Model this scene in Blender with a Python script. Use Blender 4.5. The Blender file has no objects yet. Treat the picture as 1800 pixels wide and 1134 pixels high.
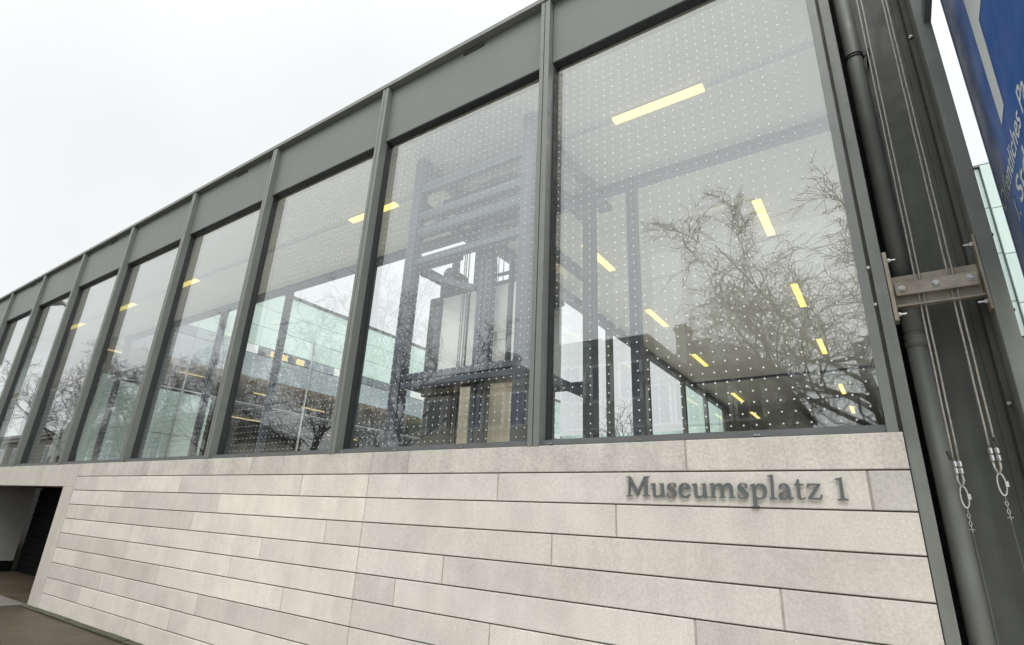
import bpy, bmesh, math, random
import numpy as np
from mathutils import Vector, Matrix
random.seed(7)
R = math.radians
scene = bpy.context.scene
C = scene.collection

# ------------------------------------------------------------------ camera
cam_d = bpy.data.cameras.new("camera")
cam = bpy.data.objects.new("camera", cam_d); C.objects.link(cam)
rt = Vector((0.82928706, 0.55716218, 0.04304975))
up = Vector((0.15510916, -0.3035058, 0.94011987))
fw = Vector((-0.53686509, 0.77295183, 0.33811439))
m = Matrix((rt, up, -fw)).transposed().to_4x4()
m.translation = Vector((0.0, -3.8, 1.6568))
cam.matrix_world = m
cam_d.sensor_width = 36.0
cam_d.lens = 956.14 / 1800.0 * 36.0
cam_d.clip_start = 0.05; cam_d.clip_end = 2000
scene.camera = cam

# ------------------------------------------------------------------ overcast sky, soft sun, exposure
world = bpy.data.worlds.new("World"); scene.world = world
world.use_nodes = True
wn, wl = world.node_tree.nodes, world.node_tree.links
wn.clear()
SUN_EL, SUN_AZ = R(50), R(150)                 # azimuth measured from +Y towards +X: the sun stands behind the camera, to the right
sky = wn.new('ShaderNodeTexSky'); sky.sky_type = 'NISHITA'; sky.sun_disc = False
sky.sun_elevation = SUN_EL; sky.sun_rotation = SUN_AZ
sky.dust_density = 6.0; sky.air_density = 1.0
desat = wn.new('ShaderNodeHueSaturation'); desat.inputs['Saturation'].default_value = 0.12
wl.new(sky.outputs['Color'], desat.inputs['Color'])
tc = wn.new('ShaderNodeTexCoord')
cl = wn.new('ShaderNodeTexNoise'); cl.inputs['Scale'].default_value = 1.6; cl.inputs['Detail'].default_value = 4.0
wl.new(tc.outputs['Generated'], cl.inputs['Vector'])
# a closed cloud deck: brightest towards the veiled sun behind the camera, dimmest opposite to it, with faint cloud structure
nrm = wn.new('ShaderNodeVectorMath'); nrm.operation = 'NORMALIZE'; wl.new(tc.outputs['Generated'], nrm.inputs[0])
dotn = wn.new('ShaderNodeVectorMath'); dotn.operation = 'DOT_PRODUCT'; wl.new(nrm.outputs[0], dotn.inputs[0])
dotn.inputs[1].default_value = (math.sin(SUN_AZ) * math.cos(SUN_EL), math.cos(SUN_AZ) * math.cos(SUN_EL), math.sin(SUN_EL))
lum = wn.new('ShaderNodeMapRange'); lum.inputs['From Min'].default_value = -0.10; lum.inputs['From Max'].default_value = 0.80
lum.inputs['To Min'].default_value = 0.0; lum.inputs['To Max'].default_value = 1.0; wl.new(dotn.outputs['Value'], lum.inputs['Value'])
lpw = wn.new('ShaderNodeMath'); lpw.operation = 'POWER'; lpw.inputs[1].default_value = 2.2; wl.new(lum.outputs[0], lpw.inputs[0])
lma = wn.new('ShaderNodeMath'); lma.operation = 'MULTIPLY_ADD'; lma.inputs[1].default_value = 11.5; lma.inputs[2].default_value = 7.25; wl.new(lpw.outputs[0], lma.inputs[0])
lum = lma
clr = wn.new('ShaderNodeMapRange'); clr.inputs['From Min'].default_value = 0.3; clr.inputs['From Max'].default_value = 0.7
clr.inputs['To Min'].default_value = 0.94; clr.inputs['To Max'].default_value = 1.06; wl.new(cl.outputs['Fac'], clr.inputs['Value'])
lm = wn.new('ShaderNodeMath'); lm.operation = 'MULTIPLY'; wl.new(lum.outputs[0], lm.inputs[0]); wl.new(clr.outputs[0], lm.inputs[1])
ramp = wn.new('ShaderNodeVectorMath'); ramp.operation = 'SCALE'; ramp.inputs[0].default_value = (0.975, 1.0, 1.012); wl.new(lm.outputs[0], ramp.inputs['Scale'])
mixw = wn.new('ShaderNodeMixRGB'); mixw.inputs['Fac'].default_value = 0.94
wl.new(desat.outputs['Color'], mixw.inputs['Color1']); wl.new(ramp.outputs[0], mixw.inputs['Color2'])
bg = wn.new('ShaderNodeBackground'); bg.inputs['Strength'].default_value = 0.10
wo = wn.new('ShaderNodeOutputWorld')
wl.new(mixw.outputs['Color'], bg.inputs['Color']); wl.new(bg.outputs['Background'], wo.inputs['Surface'])
sun_d = bpy.data.lights.new("sun", 'SUN'); sun_d.energy = 1.2; sun_d.angle = R(30); sun_d.color = (1.0, 0.97, 0.93)
sun = bpy.data.objects.new("sun", sun_d); C.objects.link(sun)
sd = Vector((math.sin(SUN_AZ) * math.cos(SUN_EL), math.cos(SUN_AZ) * math.cos(SUN_EL), math.sin(SUN_EL)))
sun.rotation_euler = sd.to_track_quat('Z', 'Y').to_euler(); sun.location = sd * 60
vs = scene.view_settings
vs.view_transform = 'Standard'; vs.look = 'None'; vs.gamma = 1.0; vs.use_curve_mapping = False; vs.exposure = 0.45
cy = scene.cycles
cy.max_bounces = 10; cy.diffuse_bounces = 4; cy.glossy_bounces = 5; cy.transmission_bounces = 6
cy.transparent_max_bounces = 40; cy.caustics_reflective = False; cy.caustics_refractive = False

# ------------------------------------------------------------------ materials
def mat(name):
    m = bpy.data.materials.new(name); m.use_nodes = True
    n = m.node_tree.nodes; n.clear()
    out = n.new('ShaderNodeOutputMaterial')
    return m, n, m.node_tree.links, out
def surface(name, col, rough=0.6, metal=0.0, var=0.12, scale=6.0, bump=0.0, bscale=60.0, use_obj=False, spec=0.5,
            speck=0.0, streak=0.0, col2=None, grime=0.0, rvar=0.1):
    """procedural surface: base colour broken up by noise at several scales"""
    m, n, l, out = mat(name)
    p = n.new('ShaderNodeBsdfPrincipled')
    p.inputs['Metallic'].default_value = metal; p.inputs['Specular IOR Level'].default_value = spec
    tc = n.new('ShaderNodeTexCoord')
    oi = n.new('ShaderNodeObjectInfo')
    add = n.new('ShaderNodeVectorMath'); add.operation = 'ADD'
    sc = n.new('ShaderNodeMath'); sc.operation = 'MULTIPLY'; sc.inputs[1].default_value = 37.0 if use_obj else 0.0
    l.new(oi.outputs['Random'], sc.inputs[0])
    l.new(tc.outputs['Object'], add.inputs[0]); l.new(sc.outputs[0], add.inputs[1])
    vec = add.outputs[0]
    def noise(s, d=4.0, r=0.55, v=None):
        q = n.new('ShaderNodeTexNoise'); q.inputs['Scale'].default_value = s
        q.inputs['Detail'].default_value = d; q.inputs['Roughness'].default_value = r
        l.new(v or vec, q.inputs['Vector']); return q.outputs['Fac']
    def rng(f, a, b, lo=0.3, hi=0.7):
        q = n.new('ShaderNodeMapRange'); q.inputs['From Min'].default_value = lo; q.inputs['From Max'].default_value = hi
        q.inputs['To Min'].default_value = a; q.inputs['To Max'].default_value = b; l.new(f, q.inputs['Value']); return q.outputs[0]
    def mul(c, f):
        q = n.new('ShaderNodeMixRGB'); q.blend_type = 'MULTIPLY'; q.inputs['Fac'].default_value = 1.0
        l.new(c, q.inputs['Color1']); l.new(f, q.inputs['Color2']); return q.outputs[0]
    base = n.new('ShaderNodeMixRGB'); base.inputs['Color1'].default_value = (*col, 1); base.inputs['Color2'].default_value = (*(col2 or col), 1)
    l.new(rng(noise(scale * 0.6, 3.0), 0, 1), base.inputs['Fac'])
    c = base.outputs[0]
    c = mul(c, rng(noise(scale), 1 - var, 1 + var))
    if speck: c = mul(c, rng(noise(62.0, 3.0, 0.8), 1 - speck, 1 + speck))
    if streak:
        mp = n.new('ShaderNodeMapping'); mp.inputs['Scale'].default_value = (9.0, 9.0, 0.7); l.new(vec, mp.inputs['Vector'])
        c = mul(c, rng(noise(1.0, 4.0, 0.6, mp.outputs[0]), 1 - streak, 1 + streak * 0.4, 0.35, 0.65))
    if grime: c = mul(c, rng(noise(1.7, 5.0, 0.65), 1 - grime, 1.0, 0.38, 0.55))
    if use_obj: c = mul(c, oi.outputs['Color'])
    l.new(c, p.inputs['Base Color'])
    l.new(rng(noise(scale * 2.3), max(0.03, rough - rvar), min(1, rough + rvar)), p.inputs['Roughness'])
    if bump:
        b = n.new('ShaderNodeBump'); b.inputs['Strength'].default_value = bump; b.inputs['Distance'].default_value = 0.004
        l.new(noise(bscale, 4.0, 0.65), b.inputs['Height']); l.new(b.outputs['Normal'], p.inputs['Normal'])
    l.new(p.outputs[0], out.inputs['Surface'])
    return m
def glass(name, r0, tint, dots=False, wobble=0.0, faces=1):
    """window glass: clear transmission with a reflection that grows towards grazing angles, optional printed dot grid"""
    m, n, l, out = mat(name)
    lw = n.new('ShaderNodeLayerWeight'); lw.inputs['Blend'].default_value = 0.5
    pw = n.new('ShaderNodeMath'); pw.operation = 'POWER'; pw.inputs[1].default_value = 5.0; l.new(lw.outputs['Facing'], pw.inputs[0])
    mr = n.new('ShaderNodeMapRange'); mr.inputs['To Min'].default_value = r0; mr.inputs['To Max'].default_value = 1.0; l.new(pw.outputs[0], mr.inputs['Value'])
    if faces > 1:                                    # insulated glazing: several faces reflect, R = nF / (1 + (n-1)F)
        nu = n.new('ShaderNodeMath'); nu.operation = 'MULTIPLY'; nu.inputs[1].default_value = faces; l.new(mr.outputs[0], nu.inputs[0])
        de = n.new('ShaderNodeMath'); de.operation = 'MULTIPLY_ADD'; de.inputs[1].default_value = faces - 1; de.inputs[2].default_value = 1.0; l.new(mr.outputs[0], de.inputs[0])
        mr = n.new('ShaderNodeMath'); mr.operation = 'DIVIDE'; l.new(nu.outputs[0], mr.inputs[0]); l.new(de.outputs[0], mr.inputs[1])
    tr = n.new('ShaderNodeBsdfTransparent'); tr.inputs['Color'].default_value = (*tint, 1)
    gl = n.new('ShaderNodeBsdfGlossy'); gl.inputs['Roughness'].default_value = 0.0; gl.inputs['Color'].default_value = (0.96, 0.98, 0.98, 1)
    tc = n.new('ShaderNodeTexCoord')
    if wobble:
        nz = n.new('ShaderNodeTexNoise'); nz.inputs['Scale'].default_value = 0.9; nz.inputs['Detail'].default_value = 1.0
        l.new(tc.outputs['Object'], nz.inputs['Vector'])
        b = n.new('ShaderNodeBump'); b.inputs['Strength'].default_value = 1.0; b.inputs['Distance'].default_value = wobble
        l.new(nz.outputs['Fac'], b.inputs['Height']); l.new(b.outputs['Normal'], gl.inputs['Normal'])
    mx = n.new('ShaderNodeMixShader'); l.new(mr.outputs[0], mx.inputs['Fac']); l.new(tr.outputs[0], mx.inputs[1]); l.new(gl.outputs[0], mx.inputs[2])
    sh = mx.outputs[0]
    if dots:
        sep = n.new('ShaderNodeSeparateXYZ'); l.new(tc.outputs['Object'], sep.inputs[0])
        def cell(sock, off, per):
            a = n.new('ShaderNodeMath'); a.operation = 'SUBTRACT'; a.inputs[1].default_value = off; l.new(sock, a.inputs[0])
            d = n.new('ShaderNodeMath'); d.operation = 'DIVIDE'; d.inputs[1].default_value = per; l.new(a.outputs[0], d.inputs[0])
            f = n.new('ShaderNodeMath'); f.operation = 'FRACT'; l.new(d.outputs[0], f.inputs[0])
            s = n.new('ShaderNodeMath'); s.operation = 'SUBTRACT'; s.inputs[1].default_value = 0.5; l.new(f.outputs[0], s.inputs[0])
            k = n.new('ShaderNodeMath'); k.operation = 'MULTIPLY'; k.inputs[1].default_value = per; l.new(s.outputs[0], k.inputs[0])
            q = n.new('ShaderNodeMath'); q.operation = 'MULTIPLY'; l.new(k.outputs[0], q.inputs[0]); l.new(k.outputs[0], q.inputs[1]); return q.outputs[0]
        u = cell(sep.outputs['X'], 0.117 - 0.0821 / 2, 0.0821); v = cell(sep.outputs['Z'], 2.3165 - 0.0779 / 2, 0.0779)
        sm = n.new('ShaderNodeMath'); sm.operation = 'ADD'; l.new(u, sm.inputs[0]); l.new(v, sm.inputs[1])
        lt = n.new('ShaderNodeMath'); lt.operation = 'LESS_THAN'; lt.inputs[1].default_value = 0.0057 ** 2; l.new(sm.outputs[0], lt.inputs[0])
        g1 = n.new('ShaderNodeMath'); g1.operation = 'GREATER_THAN'; oi = n.new('ShaderNodeObjectInfo'); sc_ = n.new('ShaderNodeSeparateColor'); l.new(oi.outputs['Color'], sc_.inputs[0]); l.new(sc_.outputs[0], g1.inputs[1]); l.new(sep.outputs['X'], g1.inputs[0])   # the print stops short of the pane's left edge
        g2 = n.new('ShaderNodeMath'); g2.operation = 'MULTIPLY'; l.new(lt.outputs[0], g2.inputs[0]); l.new(g1.outputs[0], g2.inputs[1])
        g3 = n.new('ShaderNodeMath'); g3.operation = 'LESS_THAN'; g3.inputs[1].default_value = 6.14; l.new(sep.outputs['Z'], g3.inputs[0])
        lt = n.new('ShaderNodeMath'); lt.operation = 'MULTIPLY'; l.new(g2.outputs[0], lt.inputs[0]); l.new(g3.outputs[0], lt.inputs[1])
        df = n.new('ShaderNodeBsdfDiffuse'); df.inputs['Color'].default_value = (0.66, 0.67, 0.67, 1)
        m2 = n.new('ShaderNodeMixShader'); l.new(lt.outputs[0], m2.inputs['Fac']); l.new(sh, m2.inputs[1]); l.new(df.outputs[0], m2.inputs[2]); sh = m2.outputs[0]
    l.new(sh, out.inputs['Surface'])
    return m
def emit(name, col, s):
    m, n, l, out = mat(name)
    e = n.new('ShaderNodeEmission'); e.inputs['Strength'].default_value = s
    tc = n.new('ShaderNodeTexCoord'); nz = n.new('ShaderNodeTexNoise'); nz.inputs['Scale'].default_value = 3.0
    l.new(tc.outputs['Object'], nz.inputs['Vector'])
    mx = n.new('ShaderNodeMixRGB'); mx.inputs['Color1'].default_value = (*col, 1); mx.inputs['Color2'].default_value = (*[c * 0.93 for c in col], 1)
    l.new(nz.outputs['Fac'], mx.inputs['Fac']); l.new(mx.outputs[0], e.inputs['Color'])
    l.new(e.outputs[0], out.inputs['Surface']); return m

M = {}
M['stone'] = surface('pale_sandstone', (0.505, 0.473, 0.420), 0.85, var=0.07, scale=2.2, bump=0.5, bscale=150, use_obj=True, speck=0.14, streak=0.05, col2=(0.455, 0.434, 0.396), grime=0.08)
M['stone_top'] = surface('sill_sandstone', (0.470, 0.438, 0.388), 0.85, var=0.08, scale=2.2, bump=0.5, bscale=150, use_obj=True, speck=0.20, streak=0.10, col2=(0.43, 0.408, 0.37), grime=0.18)
M['joint'] = surface('vertical_joint_mortar', (0.30, 0.275, 0.235), 0.95, var=0.2, scale=12, bump=0.4)
M['mortar'] = surface('joint_mortar', (0.10, 0.092, 0.08), 0.95, var=0.15, scale=12, bump=0.4)
M['concrete'] = surface('pale_concrete', (0.44, 0.415, 0.365), 0.85, var=0.06, scale=2.0, bump=0.35, bscale=90, streak=0.10, speck=0.06)
M['steel'] = surface('grey_painted_steel', (0.135, 0.142, 0.130), 0.42, var=0.06, scale=5, bump=0.05, bscale=120, spec=0.5)
M['spandrel'] = surface('grey_panel', (0.112, 0.125, 0.114), 0.42, var=0.03, scale=1.1, spec=0.4, rvar=0.02)
M['column'] = surface('column_paint', (0.132, 0.138, 0.124), 0.5, var=0.12, scale=4, bump=0.12, bscale=60, streak=0.18, spec=0.4)
M['web'] = surface('web_shaded_paint', (0.074, 0.079, 0.068), 0.55, var=0.12, scale=4, bump=0.12, bscale=60, streak=0.2, spec=0.35)  # column paint darkened: the shade of the recess is put into the colour
M['dark'] = surface('gap_shade_black', (0.012, 0.013, 0.014), 0.6, var=0.2)
M['wing_block'] = surface('olive_blocking_wall', (0.20, 0.185, 0.145), 0.6, var=0.08)
M['inner'] = surface('bluegrey_inner_steel', (0.075, 0.086, 0.104), 0.5, var=0.08)
M['ceiling'] = surface('grey_plaster', (0.66, 0.625, 0.545), 0.9, var=0.02, scale=0.8)
M['track'] = surface('ceiling_channel', (0.42, 0.42, 0.42), 0.6, var=0.04)
M['floor'] = surface('pale_floor', (0.78, 0.76, 0.72), 0.5, var=0.05, scale=1)
M['glass'] = glass('window_glass_dotted', 0.036, (0.965, 0.985, 0.978), dots=True, faces=4)
M['glass_plain'] = glass('window_glass_back', 0.05, (0.985, 0.995, 0.99))
M['glass_in'] = glass('window_glass_inner_face', 0.04, (0.985, 0.99, 0.99))
M['mint'] = surface('mint_backed_glass', (0.56, 0.69, 0.635), 0.12, var=0.04, scale=0.8, spec=0.6, use_obj=True, streak=0.03)
M['mint_tower'] = surface('pale_mint_cladding', (0.42, 0.515, 0.475), 0.15, var=0.04, scale=0.8, spec=0.6, use_obj=True, streak=0.05)
M['landing'] = surface('landing_plaster', (0.72, 0.65, 0.51), 0.9, var=0.05)
M['grey_glass'] = surface('grey_backed_glass', (0.30, 0.345, 0.36), 0.12, var=0.06, scale=0.8, spec=0.6, use_obj=True)
M['dark_glass'] = surface('dark_window_glass', (0.045, 0.055, 0.06), 0.08, var=0.2, scale=0.8, spec=0.7)
M['white'] = surface('white_paint', (0.78, 0.80, 0.79), 0.5, var=0.03)
M['lit'] = emit('warm_tube', (1.0, 0.83, 0.26), 1.1)
M['lit_far'] = emit('warm_tube_far', (1.0, 0.80, 0.38), 0.85)
M['beige'] = surface('beige_plaster', (0.56, 0.45, 0.30), 0.9, var=0.05, scale=1)
M['panel'] = surface('frosted_car_panel', (0.80, 0.78, 0.74), 0.4, var=0.03, scale=1)
M['blue'] = surface('blue_banner_vinyl', (0.007, 0.095, 0.37), 0.38, var=0.06, scale=1.2, spec=0.4)
M['print'] = surface('white_print', (0.72, 0.76, 0.76), 0.5, var=0.04)
M['letter'] = surface('dark_letter_metal', (0.078, 0.088, 0.086), 0.45, var=0.08, scale=14, spec=0.5)
M['clamp'] = surface('weathered_clamp_steel', (0.215, 0.19, 0.14), 0.45, metal=0.35, var=0.3, scale=9, bump=0.15, col2=(0.21, 0.195, 0.16), speck=0.08)
M['zinc'] = surface('zinc_fitting', (0.40, 0.40, 0.39), 0.32, metal=0.85, var=0.12, scale=18)
M['rope'] = surface('wire_rope', (0.27, 0.255, 0.22), 0.55, metal=0.35, var=0.25, scale=60)
M['rope_dark'] = surface('black_sleeve', (0.02, 0.02, 0.022), 0.6, var=0.2)
M['asphalt'] = surface('wet_brown_asphalt', (0.052, 0.041, 0.022), 0.55, var=0.22, scale=1.2, bump=0.6, bscale=90, speck=0.25, grime=0.25)
M['paving'] = surface('pale_granite_paving', (0.52, 0.50, 0.47), 0.8, var=0.12, scale=1.5, bump=0.3, speck=0.1)
M['kerb'] = surface('pale_kerb_stone', (0.12, 0.115, 0.095), 0.85, var=0.15, scale=4, bump=0.3)
M['gap'] = surface('dirty_base_strip', (0.055, 0.055, 0.03), 0.9, var=0.4, scale=10, bump=0.5)
M['bark'] = surface('tree_bark', (0.050, 0.045, 0.038), 0.9, var=0.3, scale=5, bump=0.6, bscale=25)
M['twig'] = surface('tree_twig', (0.036, 0.032, 0.028), 0.9, var=0.2, scale=3)
M['house'] = surface('grey_render', (0.30, 0.285, 0.25), 0.9, var=0.08, scale=1, streak=0.1)
M['house_beige'] = surface('sandstone_render', (0.50, 0.43, 0.31), 0.9, var=0.08, scale=1, streak=0.1)
M['roof'] = surface('slate_roof', (0.09, 0.085, 0.082), 0.7, var=0.2, scale=2)
M['lawn'] = surface('winter_lawn', (0.07, 0.075, 0.035), 0.95, var=0.3, scale=1.5)
M['garage'] = surface('black_gate_steel', (0.004, 0.004, 0.004), 0.8, var=0.2, spec=0.1)
M['garage_wall'] = surface('garage_wall_paint', (0.24, 0.235, 0.21), 0.85, var=0.05)
M['lampgrey'] = surface('lamp_grey', (0.10, 0.105, 0.105), 0.45, var=0.1)

# ------------------------------------------------------------------ mesh helpers
class MB:
    """collects boxes, tubes and faces and links them as ONE mesh object"""
    def __init__(s): s.v = []; s.f = []; s.mi = []
    def add(s, vs, fs, mi=0):
        o = len(s.v); s.v += [tuple(p) for p in vs]; s.f += [tuple(o + i for i in f) for f in fs]; s.mi += [mi] * len(fs); return s
    def box(s, x0, x1, y0, y1, z0, z1, mi=0):
        v = [(x, y, z) for z in (z0, z1) for y in (y0, y1) for x in (x0, x1)]
        return s.add(v, [(0, 2, 3, 1), (4, 5, 7, 6), (0, 1, 5, 4), (2, 6, 7, 3), (0, 4, 6, 2), (1, 3, 7, 5)], mi)
    def bbox(s, x0, x1, y0, y1, z0, z1, c=0.004, mi=0):
        """box whose front (-Y) edges are chamfered"""
        ring = lambda y, e: [(x0 + e, y, z0 + e), (x1 - e, y, z0 + e), (x1 - e, y, z1 - e), (x0 + e, y, z1 - e)]
        v = ring(y0, c) + ring(y0 + c, 0) + ring(y1, 0)
        f = [(0, 1, 2, 3), (11, 10, 9, 8)]
        for a, b in ((0, 4), (4, 8)):
            for i in range(4):
                j = (i + 1) % 4; f.append((a + i, b + i, b + j, a + j))
        return s.add(v, f, mi)
    def tube(s, pts, r, n=8, mi=0, closed=False, caps=True):
        P = [Vector(p) for p in pts]; k = len(P); rr = r if isinstance(r, (list, tuple)) else [r] * k
        prev = None; vs = []; fs = []
        for i, p in enumerate(P):
            if closed: t = P[(i + 1) % k] - P[i - 1]
            else: t = P[min(i + 1, k - 1)] - P[max(i - 1, 0)]
            t.normalize()
            if prev is None:
                a = Vector((0, 0, 1)) if abs(t.z) < 0.9 else Vector((1, 0, 0)); u = t.cross(a).normalized()
            else: u = (prev - t * prev.dot(t)).normalized()
            prev = u; w = t.cross(u)
            for j in range(n):
                a = 2 * math.pi * j / n; vs.append(p + (u * math.cos(a) + w * math.sin(a)) * rr[i])
        for i in range(k if closed else k - 1):
            i2 = (i + 1) % k
            for j in range(n):
                j2 = (j + 1) % n; fs.append((i * n + j, i * n + j2, i2 * n + j2, i2 * n + j))
        if caps and not closed: fs += [tuple(range(n))[::-1], tuple((k - 1) * n + j for j in range(n))]
        return s.add(vs, fs, mi)
    def prism(s, poly, y0, y1, mi=0):
        """closed polygon in (x, z) extruded along Y"""
        k = len(poly); v = [(x, y0, z) for x, z in poly] + [(x, y1, z) for x, z in poly]
        f = [tuple(range(k)), tuple(range(2 * k - 1, k - 1, -1))] + [(i, i + k, (i + 1) % k + k, (i + 1) % k) for i in range(k)]
        return s.add(v, f, mi)
    def quad(s, x0, x1, y0, y1, z0, z1):
        """a single sheet in the plane x = x0 (x1 None) or y = y0 (y1 None)"""
        if x1 is None: v = [(x0, y0, z0), (x0, y1, z0), (x0, y1, z1), (x0, y0, z1)]
        else: v = [(x0, y0, z0), (x1, y0, z0), (x1, y0, z1), (x0, y0, z1)]
        return s.add(v, [(0, 1, 2, 3)])
    def cyl(s, a, b, r, n=12, mi=0): return s.tube([a, b], r, n, mi)
    def build(s, name, mats, parent=None, smooth=False, recalc=True, origin=None):
        if not isinstance(mats, (list, tuple)): mats = [mats]
        off = root_loc(parent)
        if origin: off = tuple(a + b for a, b in zip(off, origin))
        me = bpy.data.meshes.new(name)
        me.from_pydata([(x - off[0], y - off[1], z - off[2]) for x, y, z in s.v], [], s.f)
        for q in mats: me.materials.append(q)
        me.polygons.foreach_set('material_index', s.mi)
        if recalc:
            bm = bmesh.new(); bm.from_mesh(me); bmesh.ops.recalc_face_normals(bm, faces=bm.faces); bm.to_mesh(me); bm.free()
        if smooth: me.polygons.foreach_set('use_smooth', [True] * len(me.polygons))
        me.update()
        o = bpy.data.objects.new(name, me); C.objects.link(o)
        if parent is not None: o.parent = parent
        if origin: o.location = origin
        return o
def root_loc(p):
    while p is not None and p.parent is not None: p = p.parent
    return tuple(p.location) if p is not None else (0, 0, 0)
def tag(o, label, cat, group=None):
    o['label'] = label; o['category'] = cat
    if group: o['group'] = group
    return o
def thing(name, loc, label, cat, group=None):
    o = bpy.data.objects.new(name, None); o.empty_display_size = 0.2; o.location = loc; C.objects.link(o)
    return tag(o, label, cat, group)
def struct(o): o['kind'] = 'structure'; return o
def copy_tree(o, parent=None):
    c = o.copy(); C.objects.link(c); c.parent = parent
    for ch in list(o.children): copy_tree(ch, c)
    return c

# ------------------------------------------------------------------ the ground
g = MB(); g.add([(-400, -400, 0), (400, -400, 0), (400, 400, 0), (-400, 400, 0)], [(0, 1, 2, 3)])
ground = g.build('street_ground', M['asphalt']); struct(ground); ground['label'] = 'damp brown asphalt ground along the foot of the stone wall'
g = MB(); g.add([(-7.0, -21.0, 0.004), (60, -21.0, 0.004), (60, -0.12, 0.004), (-7.0, -0.12, 0.004)], [(0, 1, 2, 3)])
g.add([(-60, -21.0, 0.004), (-7.001, -21.0, 0.004), (-7.001, -5.5, 0.004), (-60, -5.5, 0.004)], [(0, 1, 2, 3)])
pl = g.build('plaza_bounce_pavement', M['paving']); struct(pl)  # pale ground out of view, added to bounce light onto ceilings and wall
g = MB(); g.add([(-18.3, 2.7, 0.004), (-5.4, 2.7, 0.004), (-5.4, 30, 0.004), (-18.3, 30, 0.004)], [(0, 1, 2, 3)])
pl = g.build('courtyard_pavement', M['paving']); struct(pl)
g = MB()
for i in range(22):
    x = -11.9 + i * 0.62
    g.bbox(x, x + 0.612, -0.10, -0.012, 0.004, 0.022 + 0.004 * (i % 3), 0.005)
kb = g.build('base_kerb', M['gap']); struct(kb)
g = MB(); g.box(-17.3, -11.9, -0.32, -0.02, 0.004, 0.02)
th = g.build('ramp_threshold', M['kerb']); struct(th)

# ------------------------------------------------------------------ museum building
BAY = 2.514
XM = [-2.382 - BAY * k for k in range(10)]
ZS, ZG, ZT, ZR = 2.212, 2.262, 6.222, 7.135        # stone top, glass bottom, glass top, roof edge
mus = thing('museum_building', (-9.0, 0.0, 0.0), 'long museum building with tall dotted windows above a pale stone wall', 'museum building')

# stone plinth: backing wall with every slab a piece of its own
w = MB(); w.box(-11.43, 0.084, 0.016, 0.40, 0.0, 2.205)
wall = w.build('stone_wall', M['mortar'], mus)
courses = [2.212, 2.004, 1.782, 1.560, 1.338, 1.116, 0.895, 0.672, 0.451, 0.226, 0.012]
J = [[-8.94, -6.33, -4.265, -3.75, -1.15], [-10.56, -7.92, -5.31, -4.265, -2.71, -0.12], [-9.51, -6.88, -4.27, -1.67],
     [-10.03, -7.40, -4.80, -4.275, -2.19], [-11.07, -8.46, -5.84, -4.275, -3.23, -0.65], [-8.99, -6.36, -4.275, -3.76, -1.16],
     [-10.56, -7.94, -5.32, -4.275, -2.72], [-9.51, -6.89, -4.275, -1.67], [-10.05, -7.41, -4.80, -4.275, -2.19], [-11.10, -8.49, -5.84, -4.275, -3.23, -0.65]]
tone = {(0, 0): .90, (0, 2): .86, (0, 3): .88, (1, 0): .88, (1, 2): .90, (1, 3): .95, (3, 1): .88, (3, 3): .88, (4, 3): .92, (5, 2): .95, (7, 2): .80, (8, 2): .96, (6, 3): .95}
xr = 0.084
for r in range(10):
    xs = [-11.425] + J[r] + [xr]
    for i in range(len(xs) - 1):
        a, b = xs[i] + 0.006, xs[i + 1] - 0.006
        if i == 0: a = xs[0]
        if i == len(xs) - 2: b = xs[-1]
        dy = random.uniform(-0.0015, 0.0015)
        s = MB(); s.bbox(a, b, dy, 0.0155, courses[r + 1] + 0.0045, courses[r] - (0.0045 if r else 0.0), 0.0045)
        o = s.build('stone_slab', M['stone' if r else 'stone_top'], wall)
        t = tone.get((r, i), random.choice((0.90, 0.96, 1.0, 1.02, 1.05)) * random.uniform(0.98, 1.02)); wm = random.uniform(-0.008, 0.006)
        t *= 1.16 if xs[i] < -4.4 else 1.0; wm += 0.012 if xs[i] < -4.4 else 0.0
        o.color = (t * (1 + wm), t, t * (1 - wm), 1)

q = MB()
for r in range(10):
    for x in J[r]: q.box(x - 0.0058, x + 0.0058, 0.0045, 0.0158, courses[r + 1] + 0.006, courses[r] - (0.006 if r else 0.002))
q.build('joint_mortar', M['joint'], wall)['kind'] = 'stuff'

# concrete frame of the garage entrance and the wall beyond it
c = MB()
c.box(-11.90, -11.437, 0.002, 0.50, 0.0, 1.84)
c.box(-30.0, -11.437, 0.002, 0.50, 1.843, 2.210)
c.box(-30.0, -17.30, 0.002, 0.50, 0.0, 1.84)
portal = c.build('garage_portal', M['concrete'], mus)
c = MB(); c.box(-17.6, -17.3, 0.503, 1.20, 0.23, 1.84); c.build('garage_side_wall', M['garage_wall'], mus)
c = MB(); c.box(-17.6, -17.28, 0.503, 1.21, 0.0, 0.227); c.box(-17.6, -11.6, 1.42, 1.5, 0, 1.9); c.box(-11.897, -11.6, 0.503, 1.42, 0, 1.9)
c.box(-17.6, -11.6, 0.503, 1.42, 1.85, 1.95); c.build('garage_lining', M['garage'], mus)

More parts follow.
